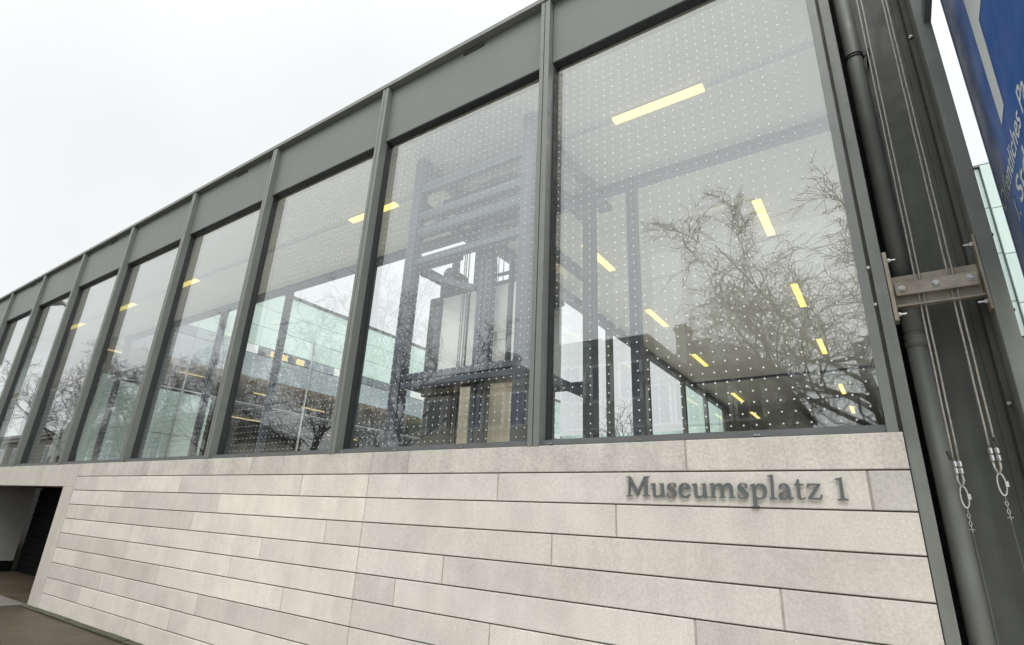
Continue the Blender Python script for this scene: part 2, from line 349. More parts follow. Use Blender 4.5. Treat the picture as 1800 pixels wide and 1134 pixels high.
# roof, ceilings, floors
c = MB(); c.box(-27.0, 0.08, 0.29, 2.60, 7.00, 7.075); c.box(0.08, 0.60, 0.81, 2.60, 7.0, 7.075); c.box(-5.15, 0.60, 2.60, 24.0, 7.00, 7.12)
c.box(0.56, 0.60, 0.81, 2.6, 2.0, 6.99); c.box(0.56, 0.60, 14.3, 24.0, 2.0, 6.99); c.box(-5.10, 0.56, 23.8, 24.0, 2.0, 6.99)
c.build('roof', M['steel'], mus)
c = MB(); c.box(-27.0, 0.085, 0.20, 2.42, 6.20, 6.40); c.box(0.0855, 0.56, 0.81, 2.42, 6.20, 6.40); c.box(-5.12, 0.56, 2.421, 23.79, 6.2005, 6.40)
c.build('ceiling', M['ceiling'], mus)
c = MB(); c.box(-27.0, 0.085, 0.19, 2.60, 1.95, 2.12); c.box(0.0855, 0.56, 0.81, 2.60, 1.95, 2.12); c.box(-5.15, 0.56, 2.60, 23.79, 1.95, 2.12)
c.build('floor_slab', M['floor'], mus)
c = MB(); c.box(-27.0, 0.50, 1.135, 1.225, 6.192, 6.198)
c.build('ceiling_channel', M['track'], mus)
c = MB(); c.box(-4.10, -4.02, 2.6, 14.2, 6.193, 6.1985); c.box(-1.06, -0.98, 2.6, 14.2, 6.193, 6.1985)
c.build('ceiling_channel', M['ceiling'], mus)

# mullions, spandrels, window panes, roof edge: one of each per bay
def mullion(x):
    a = MB()
    a.box(x - 0.050, x - 0.006, -0.004, 0.012, ZS, 7.07)
    a.box(x + 0.004, x + 0.060, -0.004, 0.012, ZS, 7.07)
    a.box(x - 0.050, x + 0.060, 0.0125, 0.142, ZS, 7.07)
    o = a.build('mullion', M['steel'], mus)
    b = MB(); b.box(x - 0.066, x - 0.0505, 0.10, 0.18, ZS + .05, ZT); b.box(x + 0.0605, x + 0.078, 0.10, 0.18, ZS + .05, ZT)
    b.build('gasket', M['dark'], o)
    return o
for x in XM: mullion(x)
def bay(k):
    x1 = (XM[k - 1] - 0.0505) if k else 0.0125
    x0 = XM[k] + 0.0605
    s = MB(); s.bbox(x0 + 0.001, x1 - 0.001, 0.070, 0.135, ZT + 0.004, 7.072, 0.005)
    sp = s.build('spandrel_panel', M['spandrel'], mus)
    d = MB(); d.box(x0, x1, 0.088, 0.18, ZT - 0.004, ZT + 0.0035); d.build('head_gasket', M['dark'], sp)
    if k % 2 == 1:
        xc = XM[k] + BAY * 0.58
        d = MB(); d.box(xc - 0.16, xc + 0.16, 0.060, 0.0695, 7.00, 7.045); d.build('vent_slot', M['dark'], sp)
    t = [random.uniform(-0.0035, 0.0035) for _ in range(4)]
    p = MB()
    xa, xb = x0 + 0.012, x1 - (0.012 if k else 0.0)
    p.add([(xa, 0.150 + t[0], ZG), (xb, 0.150 + t[1], ZG), (xb, 0.150 + t[2], ZT - 0.003), (xa, 0.150 + t[3], ZT - 0.003)], [(0, 1, 2, 3)], 0)
    p.add([(xa, 0.176 + t[0], ZG), (xb, 0.176 + t[1], ZG), (xb, 0.176 + t[2], ZT - 0.003), (xa, 0.176 + t[3], ZT - 0.003)], [(3, 2, 1, 0)], 1)
    pane = p.build('window_pane', [M['glass'], M['glass_in']], mus, recalc=False, origin=(XM[k] + 9.0, 0, 0))
    pane.color = ((0.09, 0.15, 0.23, 0.23, 0.30, 0.30, 0.30, 0.30, 0.30, 0.30)[k], 0, 0, 1)      # where the print starts on this pane
    b = MB(); b.box(x0, x1, 0.030, 0.185, ZS + 0.001, ZG - 0.004); b.box(x0, x1, 0.10, 0.149, ZG - 0.0035, ZG + 0.012)
    b.build('bottom_rail', M['lampgrey'], pane).location.x = -(XM[k] + 9.0)
    for q in (0.04, 0.36, 0.70):
        xx = x0 + q * (x1 - x0); b = MB(); b.box(xx - 0.02, xx + 0.02, 0.018, 0.0295, ZS + 0.012, ZS + 0.026); b.build('drain_cap', M['zinc'], pane).location.x = -(XM[k] + 9.0)
    xe = XM[k - 1] if k else 0.60
    f = MB(); f.box(XM[k] + 0.002, xe - 0.002, -0.016, 0.016, 7.078, ZR); f.box(XM[k] + 0.002, xe - 0.002, 0.0165, 0.285, 7.0785, 7.125)
    f.build('roof_edge', M['steel'], mus)
for k in range(10): bay(k)

# corner jamb and the channel-shaped steel column
c = MB(); c.box(0.0135, 0.068, 0.010, 0.20, ZS, 7.07); c.build('corner_jamb', M['steel'], mus)
c = MB(); c.box(0.0685, 0.0875, 0.075, 0.20, ZS, 7.07); c.build('jamb_recess', M['steel'], mus)
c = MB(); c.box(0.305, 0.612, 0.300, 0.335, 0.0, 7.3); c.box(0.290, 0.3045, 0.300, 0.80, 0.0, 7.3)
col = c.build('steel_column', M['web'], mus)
c = MB(); c.bbox(0.0885, 0.1535, 0.0, 0.36, 0.0, 7.3, 0.003); c.build('flange', M['column'], col)
c = MB(); c.bbox(0.6125, 0.690, 0.0, 0.36, 0.0, 7.3, 0.003); c.build('flange', M['column'], col)
c = MB(); c.box(0.154, 0.2895, 0.78, 0.80, 0.0, 7.3); c.box(0.140, 0.1535, 0.3605, 0.7795, 0.0, 7.3); c.build('gap_shade_lining', M['dark'], col)  # black lining stands in for the deep shade beside the pipe
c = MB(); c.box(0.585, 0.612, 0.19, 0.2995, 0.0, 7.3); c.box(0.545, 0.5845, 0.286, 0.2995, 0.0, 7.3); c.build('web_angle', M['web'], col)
def bolt(p, axis, parent, r=0.011, h=0.011, shank=0.018, mt='zinc'):
    p = Vector(p); ax = Vector(axis).normalized(); b = MB()
    b.tube([p, p + ax * h], r, 6)
    if shank: b.tube([p + ax * h, p + ax * (h + shank)], r * 0.5, 8)
    return b.build('bolt', M[mt], parent)
for z in (3.24, 2.99): bolt((0.075, 0.010, z), (0, -1, 0), col, 0.010, 0.014, 0)
for z in (5.02, 2.37): bolt((0.597, 0.19, z), (-0.3, -1, 0), col, 0.011, 0.014, 0.010)
for z in (3.33, 2.86): bolt((0.690, 0.05, z), (1, 0, 0), col, 0.010, 0.012, 0.0, 'rope_dark')

# back glazing of the front hall
def post(x, y0, y1, w=0.05, z1=6.2, nm='back_mullion'):
    a = MB(); a.box(x - w, x + w, y0, y1, 2.12, z1 - 0.0005); return a.build(nm, M['inner'], mus)
BX = [-5.02, -7.62, -10.20, -12.78, -15.38, -17.95]
for x in BX: post(x, 2.37, 2.50)
post(-2.405, 2.37, 2.50, 0.062)
c = MB(); c.box(-18.2, 0.56, 2.38, 2.49, 6.06, 6.1995); c.build('head_beam', M['inner'], mus)
for i in range(len(BX) - 1):
    p = MB(); p.quad(BX[i + 1] + 0.051, BX[i] - 0.051, 2.44, None, 2.12, 6.06); p.build('back_pane', M['glass_plain'], mus)
for xa, xb in ((-4.95, -2.47), (-2.34, 0.55)):
    p = MB(); p.quad(xa, xb, 2.44, None, 2.12, 6.06); p.build('hall_partition_pane', M['glass_in'], mus)

# rear wing: left glazing along Y and the far partition
for y in (4.95, 7.70, 10.15, 13.35, 15.9, 18.5, 21.1):
    a = MB(); a.box(-5.19, -5.07, y - 0.09, y + 0.09, 2.12, 6.1); a.build('wing_post', M['steel'], mus)
c = MB(); c.box(-5.24, -5.05, 2.51, 23.79, 6.04, 6.1995); c.build('wing_head_beam', M['inner'], mus)
ys = [2.51, 4.82, 7.57, 10.02, 13.22, 15.77, 18.37, 20.97, 23.7]
c = MB(); c.box(-5.17, -5.10, 18.37, 23.7, 2.12, 6.03); c.build('wing_blocking_wall', M['wing_block'], mus)  # solid wall put in place of panes to darken the far room
c = MB(); c.box(-5.09, 0.55, 14.40, 23.7, 2.1205, 2.13); c.build('dark_absorber_floor', M['lampgrey'], mus)  # unseen dark sheet added to keep the room behind the partition dim
for a_, b_ in zip(ys[:-3], ys[1:-2]):
    p = MB(); p.quad(-5.13, None, a_ + (0.27 if a_ > 3 else 0), b_, 2.12, 6.03); p.build('wing_pane', M['glass_plain'], mus)
c = MB(); c.box(-5.04, 0.55, 14.27, 14.35, 6.13, 6.1995); c.build('far_head_beam', M['inner'], mus)
p = MB(); p.quad(-5.04, 0.55, 14.31, None, 2.12, 6.125); p.build('far_partition_pane', M['glass_plain'], mus)

for y in (2.66, 5.5, 8.4, 11.3, 14.2):  # unseen right-hand glazing, added to let daylight onto the ceilings
    a = MB(); a.box(0.555, 0.625, y - 0.05, y + 0.05, 2.0, 6.99); a.build('wing_post', M['inner'], mus)  # added post of the unseen right-hand glazing
for y in (2.72, 5.56, 8.46, 11.36):  # added panes, out of view, that admit light to the wing
    p = MB(); p.quad(0.585, None, y, y + 2.78, 2.0, 6.98); p.build('wing_pane', M['glass_plain'], mus)

# ------------------------------------------------------------------ ceiling lights
def clight(name, x0, x1, y0, y1, z, label, mt='lit', grp='lit tube lights under the ceiling'):
    t = thing(name, ((x0 + x1) / 2, (y0 + y1) / 2, z), label, 'ceiling light', grp)
    b = MB(); b.box(x0, x1, y0, y1, z - 0.030, z - 0.004); b.build('diffuser', M[mt], t)
    b = MB(); b.box(x0 - 0.012, x1 + 0.012, y0 - 0.008, y1 + 0.008, z - 0.0035, z); b.build('housing', M['track'], t)
rows = [(-2.11, 'lit ceiling tube nearest the window in the rightmost bay'), (-6.80, 'lit ceiling tube crossing behind the second mullion from the right'),
        (-12.78, 'lit ceiling tube at the left of the fourth bay from the right'), (-15.74, 'lit ceiling tube in the fifth bay from the right'), (-18.84, 'lit ceiling tube in the sixth bay from the right')]
for x, lb in rows: clight('ceiling_light', x, x + 1.05, 1.125, 1.235, 6.19, lb)
def yl(x, a, b, lb): clight('ceiling_light', x - 0.06, x + 0.06, a, b, 6.192, lb)
yl(-1.03, 3.79, 4.96, 'largest of the right row of hall ceiling lights, nearest the partition')
yl(-1.02, 7.23, 8.55, 'second ceiling light of the right row in the rear hall')
yl(-1.00, 11.06, 12.44, 'third ceiling light of the right row, just before the far partition')
yl(-0.95, 16.3, 17.8, 'dim ceiling light of the right row behind the far partition')
yl(-0.90, 20.2, 21.6, 'faintest ceiling light of the right row at the lower edge of the window')
yl(-3.82, 3.80, 4.97, 'ceiling light of the left row beside the lift shaft')
yl(-3.98, 7.24, 8.46, 'second ceiling light of the left row in the rear hall')
yl(-4.10, 11.05, 12.38, 'third ceiling light of the left row, just before the far partition')
yl(-4.28, 16.3, 17.86, 'dim ceiling light of the left row behind the far partition')
yl(-4.42, 20.1, 21.6, 'faintest ceiling light of the left row low behind the far partition')

# ------------------------------------------------------------------ lift shaft
lift = thing('lift_shaft', (-3.8, 1.4, 2.12), 'blue-grey steel lift shaft frame standing behind the second window from the right', 'lift shaft')
def lp(name, mt='inner', **k):
    return lambda *a: MB().box(*a).build(name, M[mt], lift)
colb = lp('column'); beam = lp('beam'); rail = lp('guide_rail')
for x in (-4.66, -2.92):
    colb(x - 0.075, x + 0.075, 0.56, 0.70, 2.121, 6.195); colb(x - 0.075, x + 0.075, 2.10, 2.24, 2.121, 6.195)
X0, X1 = -4.584, -2.996
for z, h in ((5.72, .13), (5.30, .10), (5.06, .12), (4.64, .085), (3.14, .07), (3.05, .06)):
    beam(X0, X1, 0.58, 0.68, z - h / 2, z + h / 2)
for z, h in ((5.90, .13), (3.25, .08)):
    beam(X0, X1, 2.12, 2.22, z - h / 2, z + h / 2)
for x in (-4.66, -2.92):
    for z, h in ((6.10, .12), (5.52, .12), (4.64, .10), (3.10, .07)):
        beam(x - 0.05, x + 0.05, 0.701, 2.099, z - h / 2, z + h / 2)
beam(-3.05, -2.86, 2.245, 2.80, 6.03, 6.11)
# machine deck, pulleys, brackets
d = MB(); d.box(-4.50, -3.10, 0.90, 1.62, 5.60, 5.68); d.box(-4.50, -3.10, 0.90, 0.98, 5.46, 5.598); d.box(-4.50, -3.10, 1.54, 1.62, 5.50, 5.598); d.build('machine_deck', M['inner'], lift)
d = MB(); d.box(-4.0, -3.45, 1.05, 1.45, 5.682, 5.86); d.tube([(-4.2, 1.25, 5.80), (-3.36, 1.25, 5.80)], 0.11, 16); d.build('motor', M['inner'], lift)
rail(-3.665, -3.465, 0.74, 0.83, 2.121, 5.00)
rail(-3.625, -3.585, 0.715, 0.739, 2.121, 5.40); rail(-3.545, -3.505, 0.715, 0.739, 2.121, 5.00)
for x in (-4.56, -3.06): rail(x - 0.03, x + 0.03, 1.30, 1.40, 2.121, 5.0)
for x in (-3.985, -3.955, -3.915): 
    q = MB(); q.tube([(x, 0.86, 2.13), (x, 0.86, 5.1)], 0.007, 6); q.build('rope', M['lampgrey'], lift)
for x in (-3.83, -3.79, -3.71):
    q = MB(); q.tube([(x, 1.3, 4.2), (x, 1.3, 5.1)], 0.006, 6); q.build('rope', M['lampgrey'], lift)
for z in (4.37, 4.52, 4.75):
    q = MB(); q.box(-4.05, -3.15, 1.62, 1.66, z, z + 0.035); q.build('cross_bar', M['inner'], lift)
for x in (-4.10, -3.72, -3.42, -3.17):
    q = MB(); q.box(x - 0.025, x + 0.025, 1.60, 1.66, 4.2, 4.95); q.build('hanger', M['inner'], lift)
q = MB(); q.box(-4.58, -3.95, 0.72, 0.78, 4.60, 4.66)
q.add([(-4.58, 0.72, 4.50), (-4.58, 0.72, 4.58), (-3.70, 0.72, 4.20), (-3.70, 0.72, 4.12), (-4.58, 0.78, 4.50), (-4.58, 0.78, 4.58), (-3.70, 0.78, 4.20), (-3.70, 0.78, 4.12)],
      [(0, 1, 2, 3), (4, 7, 6, 5), (0, 3, 7, 4), (1, 5, 6, 2), (0, 4, 5, 1), (3, 2, 6, 7)]); q.build('brace', M['inner'], lift)
for a_, b_ in ((0.72, 2.1),):
    p = MB(); p.quad(-2.855, None, a_, b_, 2.13, 6.19); p.build('side_glass', M['glass_in'], lift)
p = MB(); p.quad(-4.73, None, 0.72, 2.1, 2.13, 6.19); p.build('side_glass', M['glass_in'], lift)
car = thing('lift_car', (-3.8, 1.4, 3.25), 'pale frosted lift car hanging inside the steel lift shaft', 'lift car')
for a_, b_ in ((-4.41, -4.02), (-3.975, -3.88), (-3.65, -3.41), (-3.33, -3.215)):
    p = MB(); p.box(a_, b_, 1.00, 1.02, 3.26, 4.26); p.build('front_panel', M['panel'], car)
p = MB(); p.box(-4.45, -3.18, 1.022, 1.95, 3.20, 3.255); p.box(-4.45, -3.18, 1.022, 1.95, 4.262, 4.33); p.build('car_frame', M['inner'], car)
for x in (-4.43, -3.37, -3.20):
    p = MB(); p.box(x - 0.02, x + 0.02, 0.97, 1.03, 3.15, 4.55); p.build('frame_post', M['inner'], car)
p = MB(); p.box(-4.53, -4.38, 1.05, 1.45, 4.33, 4.60); p.tube([(-4.46, 1.1, 4.66), (-4.46, 1.4, 4.66)], 0.09, 12); p.build('roller_guide', M['lampgrey'], car)
p = MB(); p.box(-4.42, -3.22, 1.93, 1.95, 3.26, 4.26); p.build('rear_panel', M['panel'], car)
p = MB(); p.box(-4.62, -4.46, 0.98, 1.9, 3.0, 4.28); p.build('car_side_shaded', M['lampgrey'], lift)  # dark box for the car's side wall, its shade put into the colour
p = MB(); p.box(-4.14, -2.99, 1.12, 1.16, 2.125, 3.10); p.build('landing_wall', M['landing'], lift)
p = MB(); p.box(-4.58, -4.16, 1.0, 1.9, 2.125, 2.98); p.build('pit_cabinet', M['lampgrey'], lift)

# ------------------------------------------------------------------ lettering
def curve_mesh(loops, extrude, bevel=0.0):
    cu = bpy.data.curves.new('outline', 'CURVE'); cu.dimensions = '2D'; cu.fill_mode = 'BOTH'; cu.extrude = extrude; cu.bevel_depth = bevel; cu.bevel_resolution = 1
    for lp in loops:
        s = cu.splines.new('POLY'); s.points.add(len(lp) - 1); s.use_cyclic_u = True
        for q, (x, y) in zip(s.points, lp): q.co = (x, y, 0, 1)
    return to_mesh(cu)
def text_mesh(body, offset=0.0, extrude=0.0):
    cu = bpy.data.curves.new('words', 'FONT'); cu.body = body; cu.size = 1.0; cu.offset = offset; cu.extrude = extrude; cu.resolution_u = 4
    return to_mesh(cu)
def to_mesh(cu):
    o = bpy.data.objects.new('outline', cu); C.objects.link(o)
    dg = bpy.context.evaluated_depsgraph_get(); dg.update()
    me = bpy.data.meshes.new_from_object(o.evaluated_get(dg))
    bpy.data.objects.remove(o); bpy.data.curves.remove(cu)
    return me
def place_mesh(me, name, fn, mt, parent):
    """maps every vertex through fn and links the mesh as one object"""
    off = root_loc(parent)
    for v in me.vertices:
        p = fn(v.co.x, v.co.y, v.co.z); v.co = (p[0] - off[0], p[1] - off[1], p[2] - off[2])
    me.name = name; me.materials.clear(); me.materials.append(mt)
    bm = bmesh.new(); bm.from_mesh(me); bmesh.ops.recalc_face_normals(bm, faces=bm.faces); bm.to_mesh(me); bm.free(); me.update()
    o = bpy.data.objects.new(name, me); C.objects.link(o); o.parent = parent
    return o
def fit_text(body, name, x0, x1, z0, z1, fn, mt, parent, offset=0.0, flip=False):
    """text scaled so that its letters span x0..x1 and z0..z1 of a plane; fn turns plane coordinates into the scene"""
    me = text_mesh(body, offset)
    xs = [v.co.x for v in me.vertices]; ys = [v.co.y for v in me.vertices]
    ax, bx, ay, by = min(xs), max(xs), min(ys), max(ys)
    def f(x, y, z):
        u = (x - ax) / (bx - ax); w = (y - ay) / (by - ay)
        if flip: u = 1 - u
        return fn(x0 + u * (x1 - x0), z0 + w * (z1 - z0))
    return place_mesh(me, name, f, mt, parent)

sign = thing('wall_lettering', (-0.9, -0.008, 1.833), 'dark grey raised metal lettering reading Museumsplatz 1 on the stone wall', 'lettering')
GLYPH={'M':[[(-1.576,1.971),(-1.543,1.971),(-1.492,1.878),(-1.444,1.971),(-1.405,1.972),(-1.409,1.965),(-1.422,1.96),(-1.421,1.847),(-1.403,1.844),(-1.403,1.838),(-1.46,1.837),(-1.459,1.843),(-1.443,1.848),(-1.447,1.938),(-1.492,1.84),(-1.499,1.84),(-1.546,1.936),(-1.549,1.847),(-1.528,1.842),(-1.528,1.836),(-1.581,1.835),(-1.579,1.841),(-1.564,1.846),(-1.557,1.959),(-1.574,1.965)]],
'u':[[(-1.399,1.921),(-1.391,1.924),(-1.365,1.926),(-1.366,1.892),(-1.366,1.856),(-1.364,1.85),(-1.359,1.846),(-1.348,1.845),(-1.338,1.849),(-1.328,1.856),(-1.329,1.913),(-1.342,1.918),(-1.34,1.923),(-1.308,1.926),(-1.306,1.851),(-1.301,1.846),(-1.29,1.845),(-1.293,1.84),(-1.322,1.833),(-1.325,1.847),(-1.334,1.839),(-1.344,1.834),(-1.353,1.831),(-1.361,1.831),(-1.369,1.831),(-1.376,1.834),(-1.381,1.839),(-1.384,1.846),(-1.384,1.878),(-1.385,1.906),(-1.397,1.914)]],
's':[[(-1.225,1.899),(-1.232,1.899),(-1.235,1.91),(-1.238,1.916),(-1.244,1.919),(-1.25,1.921),(-1.255,1.92),(-1.26,1.918),(-1.261,1.913),(-1.262,1.908),(-1.26,1.904),(-1.247,1.894),(-1.236,1.887),(-1.229,1.88),(-1.223,1.873),(-1.221,1.865),(-1.221,1.855),(-1.224,1.847),(-1.23,1.84),(-1.239,1.834),(-1.249,1.831),(-1.258,1.831),(-1.267,1.831),(-1.274,1.834),(-1.285,1.839),(-1.286,1.864),(-1.28,1.862),(-1.278,1.854),(-1.274,1.847),(-1.268,1.843),(-1.262,1.84),(-1.255,1.84),(-1.249,1.841),(-1.245,1.845),(-1.243,1.85),(-1.243,1.855),(-1.246,1.86),(-1.252,1.865),(-1.261,1.871),(-1.269,1.877),(-1.277,1.883),(-1.281,1.889),(-1.283,1.897),(-1.283,1.906),(-1.281,1.913),(-1.276,1.919),(-1.27,1.924),(-1.262,1.927),(-1.253,1.928),(-1.244,1.928),(-1.236,1.927),(-1.224,1.924)]],
'e':[[(-1.188,1.886),(-1.188,1.876),(-1.187,1.863),(-1.182,1.854),(-1.175,1.849),(-1.167,1.846),(-1.159,1.846),(-1.149,1.849),(-1.14,1.855),(-1.129,1.861),(-1.127,1.856),(-1.132,1.848),(-1.137,1.841),(-1.145,1.837),(-1.153,1.833),(-1.162,1.831),(-1.172,1.831),(-1.183,1.834),(-1.192,1.838),(-1.199,1.846),(-1.204,1.856),(-1.206,1.868),(-1.207,1.88),(-1.206,1.892),(-1.202,1.903),(-1.197,1.912),(-1.189,1.92),(-1.181,1.925),(-1.17,1.927),(-1.161,1.928),(-1.152,1.927),(-1.143,1.924),(-1.136,1.918),(-1.131,1.911),(-1.128,1.903),(-1.126,1.894),(-1.134,1.888)],[(-1.187,1.894),(-1.184,1.902),(-1.178,1.909),(-1.174,1.915),(-1.168,1.918),(-1.163,1.919),(-1.158,1.917),(-1.154,1.913),(-1.151,1.907),(-1.147,1.898)]],
'm':[[(-1.004,1.921),(-0.996,1.924),(-0.978,1.929),(-0.972,1.928),(-0.972,1.911),(-0.964,1.918),(-0.957,1.924),(-0.95,1.927),(-0.943,1.928),(-0.935,1.928),(-0.928,1.926),(-0.921,1.92),(-0.916,1.912),(-0.907,1.919),(-0.898,1.925),(-0.892,1.928),(-0.885,1.929),(-0.877,1.929),(-0.87,1.926),(-0.864,1.921),(-0.861,1.913),(-0.859,1.905),(-0.858,1.896),(-0.857,1.848),(-0.842,1.843),(-0.844,1.838),(-0.888,1.836),(-0.887,1.841),(-0.877,1.846),(-0.879,1.894),(-0.88,1.902),(-0.883,1.907),(-0.888,1.909),(-0.895,1.909),(-0.904,1.906),(-0.913,1.899),(-0.914,1.847),(-0.904,1.843),(-0.905,1.838),(-0.948,1.836),(-0.946,1.841),(-0.935,1.846),(-0.935,1.891),(-0.937,1.899),(-0.941,1.905),(-0.946,1.909),(-0.951,1.909),(-0.962,1.906),(-0.972,1.901),(-0.973,1.847),(-0.961,1.842),(-0.962,1.837),(-1.005,1.835),(-1.005,1.84),(-0.992,1.845),(-0.991,1.908),(-1.002,1.916)]],
'p':[[(-0.756,1.915),(-0.75,1.919),(-0.726,1.926),(-0.724,1.912),(-0.717,1.919),(-0.708,1.924),(-0.701,1.926),(-0.693,1.926),(-0.684,1.926),(-0.676,1.923),(-0.668,1.917),(-0.662,1.909),(-0.659,1.898),(-0.657,1.887),(-0.658,1.875),(-0.661,1.864),(-0.667,1.853),(-0.675,1.844),(-0.685,1.838),(-0.695,1.833),(-0.705,1.83),(-0.716,1.83),(-0.723,1.834),(-0.725,1.797),(-0.708,1.792),(-0.707,1.786),(-0.757,1.784),(-0.756,1.789),(-0.743,1.794),(-0.741,1.906),(-0.755,1.909)],[(-0.721,1.901),(-0.714,1.908),(-0.706,1.911),(-0.7,1.912),(-0.695,1.91),(-0.688,1.904),(-0.683,1.895),(-0.679,1.885),(-0.679,1.873),(-0.68,1.863),(-0.683,1.854),(-0.69,1.847),(-0.698,1.842),(-0.706,1.841),(-0.713,1.842),(-0.722,1.849)]],
'l':[[(-0.649,1.973),(-0.642,1.975),(-0.615,1.98),(-0.615,1.958),(-0.619,1.845),(-0.604,1.84),(-0.605,1.834),(-0.65,1.832),(-0.649,1.838),(-0.636,1.843),(-0.632,1.964),(-0.647,1.968)]],
'a':[[(-0.59,1.907),(-0.588,1.912),(-0.585,1.917),(-0.578,1.922),(-0.571,1.926),(-0.562,1.928),(-0.554,1.928),(-0.546,1.926),(-0.54,1.922),(-0.534,1.917),(-0.531,1.91),(-0.528,1.901),(-0.527,1.892),(-0.526,1.852),(-0.525,1.848),(-0.522,1.845),(-0.513,1.848),(-0.511,1.842),(-0.521,1.836),(-0.528,1.834),(-0.534,1.835),(-0.539,1.837),(-0.543,1.843),(-0.55,1.837),(-0.558,1.834),(-0.566,1.832),(-0.574,1.831),(-0.581,1.832),(-0.588,1.835),(-0.593,1.84),(-0.596,1.848),(-0.597,1.855),(-0.594,1.863),(-0.589,1.869),(-0.582,1.873),(-0.563,1.881),(-0.546,1.885),(-0.547,1.893),(-0.548,1.902),(-0.551,1.909),(-0.556,1.914),(-0.561,1.916),(-0.566,1.915),(-0.571,1.912),(-0.575,1.907),(-0.579,1.894),(-0.587,1.893)],[(-0.545,1.877),(-0.555,1.874),(-0.564,1.87),(-0.57,1.866),(-0.574,1.861),(-0.576,1.855),(-0.574,1.849),(-0.57,1.845),(-0.564,1.843),(-0.558,1.844),(-0.553,1.846),(-0.545,1.852)]],
't':[[(-0.504,1.922),(-0.492,1.929),(-0.489,1.937),(-0.487,1.944),(-0.482,1.95),(-0.478,1.953),(-0.473,1.95),(-0.473,1.926),(-0.449,1.925),(-0.453,1.916),(-0.473,1.915),(-0.474,1.855),(-0.473,1.848),(-0.47,1.844),(-0.465,1.843),(-0.458,1.845),(-0.449,1.85),(-0.447,1.845),(-0.453,1.84),(-0.459,1.837),(-0.466,1.834),(-0.474,1.833),(-0.48,1.834),(-0.485,1.837),(-0.49,1.842),(-0.492,1.849),(-0.489,1.914),(-0.504,1.916)]],
'z':[[(-0.432,1.929),(-0.425,1.927),(-0.361,1.926),(-0.363,1.919),(-0.416,1.847),(-0.38,1.845),(-0.374,1.849),(-0.37,1.855),(-0.367,1.864),(-0.36,1.864),(-0.358,1.859),(-0.367,1.836),(-0.373,1.835),(-0.44,1.838),(-0.438,1.844),(-0.384,1.916),(-0.41,1.917),(-0.419,1.915),(-0.425,1.91),(-0.429,1.899),(-0.436,1.9)]],
'1':[[(-0.286,1.954),(-0.259,1.96),(-0.251,1.964),(-0.248,1.962),(-0.249,1.932),(-0.249,1.848),(-0.229,1.841),(-0.23,1.834),(-0.287,1.833),(-0.286,1.839),(-0.267,1.846),(-0.265,1.945),(-0.285,1.948)]],
}
WORD=[('M', 0.0), ('u', 0.0), ('s', 0.0), ('e', 0.0), ('u', 0.283), ('m', 0.0), ('s', 0.454), ('p', 0.0), ('l', 0.0), ('a', 0.0), ('t', 0.0), ('z', 0.0), ('1', 0.0)]
for ch, dx in WORD:
    me = curve_mesh(GLYPH[ch], 0.0055, 0.0)
    place_mesh(me, 'letter', lambda x, y, z, dx=dx: (x + dx, -0.0165 + z, y), M['letter'], sign)

# ------------------------------------------------------------------ downpipe in the column channel
pipe = thing('downpipe', (0.245, 0.19, 0.0), 'round grey downpipe running up inside the steel column', 'downpipe')
b = MB(); b.tube([(0.245, 0.19, 0.0), (0.245, 0.19, 2.80)], 0.055, 24); b.build('pipe', M['column'], pipe, smooth=True)
b = MB(); b.tube([(0.245, 0.19, 2.802), (0.245, 0.19, 7.3)], 0.055, 24); b.build('pipe', M['column'], pipe, smooth=True)
b = MB()
b.tube([(0.245, 0.19, 2.74), (0.245, 0.19, 2.83)], 0.058, 24); b.tube([(0.245, 0.19, 2.762), (0.245, 0.19, 2.774)], 0.061, 24); b.tube([(0.245, 0.19, 2.792), (0.245, 0.19, 2.804)], 0.061, 24)
b.build('pipe_socket', M['column'], pipe, smooth=True)
for z in (5.01,):
    b = MB()
    for dz in (-0.012, 0.012): b.tube([(0.245 + 0.059 * math.cos(a), 0.19 + 0.059 * math.sin(a), z + dz) for a in [i * math.pi / 12 for i in range(24)]], 0.0045, 6, closed=True)
    b.box(0.300, 0.345, 0.17, 0.182, z - 0.018, z + 0.018); b.tube([(0.332, 0.13, z), (0.332, 0.298, z)], 0.010, 8)
    b.build('pipe_clip', M['dark'], pipe)

# ------------------------------------------------------------------ rope clamp bolted between the column flanges
cl = thing('rope_clamp', (0.385, 0.06, 3.06), 'weathered steel clamp bridging the column with three bolts', 'clamp')
b = MB(); b.bbox(0.187, 0.584, 0.018, 0.034, 3.030, 3.112, 0.003); b.build('front_jaw', M['clamp'], cl)
b = MB(); b.bbox(0.1805, 0.5985, 0.064, 0.080, 2.962, 3.172, 0.003); b.build('back_plate', M['clamp'], cl)
b = MB(); b.bbox(0.1805, 0.5985, 0.022, 0.0635, 2.960, 2.972, 0.002); b.build('lower_ledge', M['clamp'], cl)
b = MB(); b.bbox(0.1565, 0.1795, -0.004, 0.085, 2.869, 3.323, 0.003); b.build('side_plate', M['clamp'], cl)
b = MB(); b.bbox(0.5995, 0.6115, -0.004, 0.085, 2.869, 3.333, 0.003); b.build('side_plate', M['clamp'], cl)
for x, z, mt in ((0.222, 3.072, 'zinc'), (0.385, 3.074, 'zinc'), (0.547, 3.077, 'zinc')):
    b = MB(); b.tube([(x, 0.0178, z), (x, 0.013, z)], 0.019, 20); b.tube([(x, 0.0128, z), (x, 0.002, z)], 0.014, 6); b.build('bolt', M[mt], cl)
for z in (3.275, 2.915):
    bolt((0.1798, 0.035, z), (1, 0, 0), cl, 0.013, 0.014, 0.028, 'zinc'); bolt((0.5990, 0.035, z + 0.01), (-1, 0, 0), cl, 0.013, 0.014, 0.030, 'zinc')

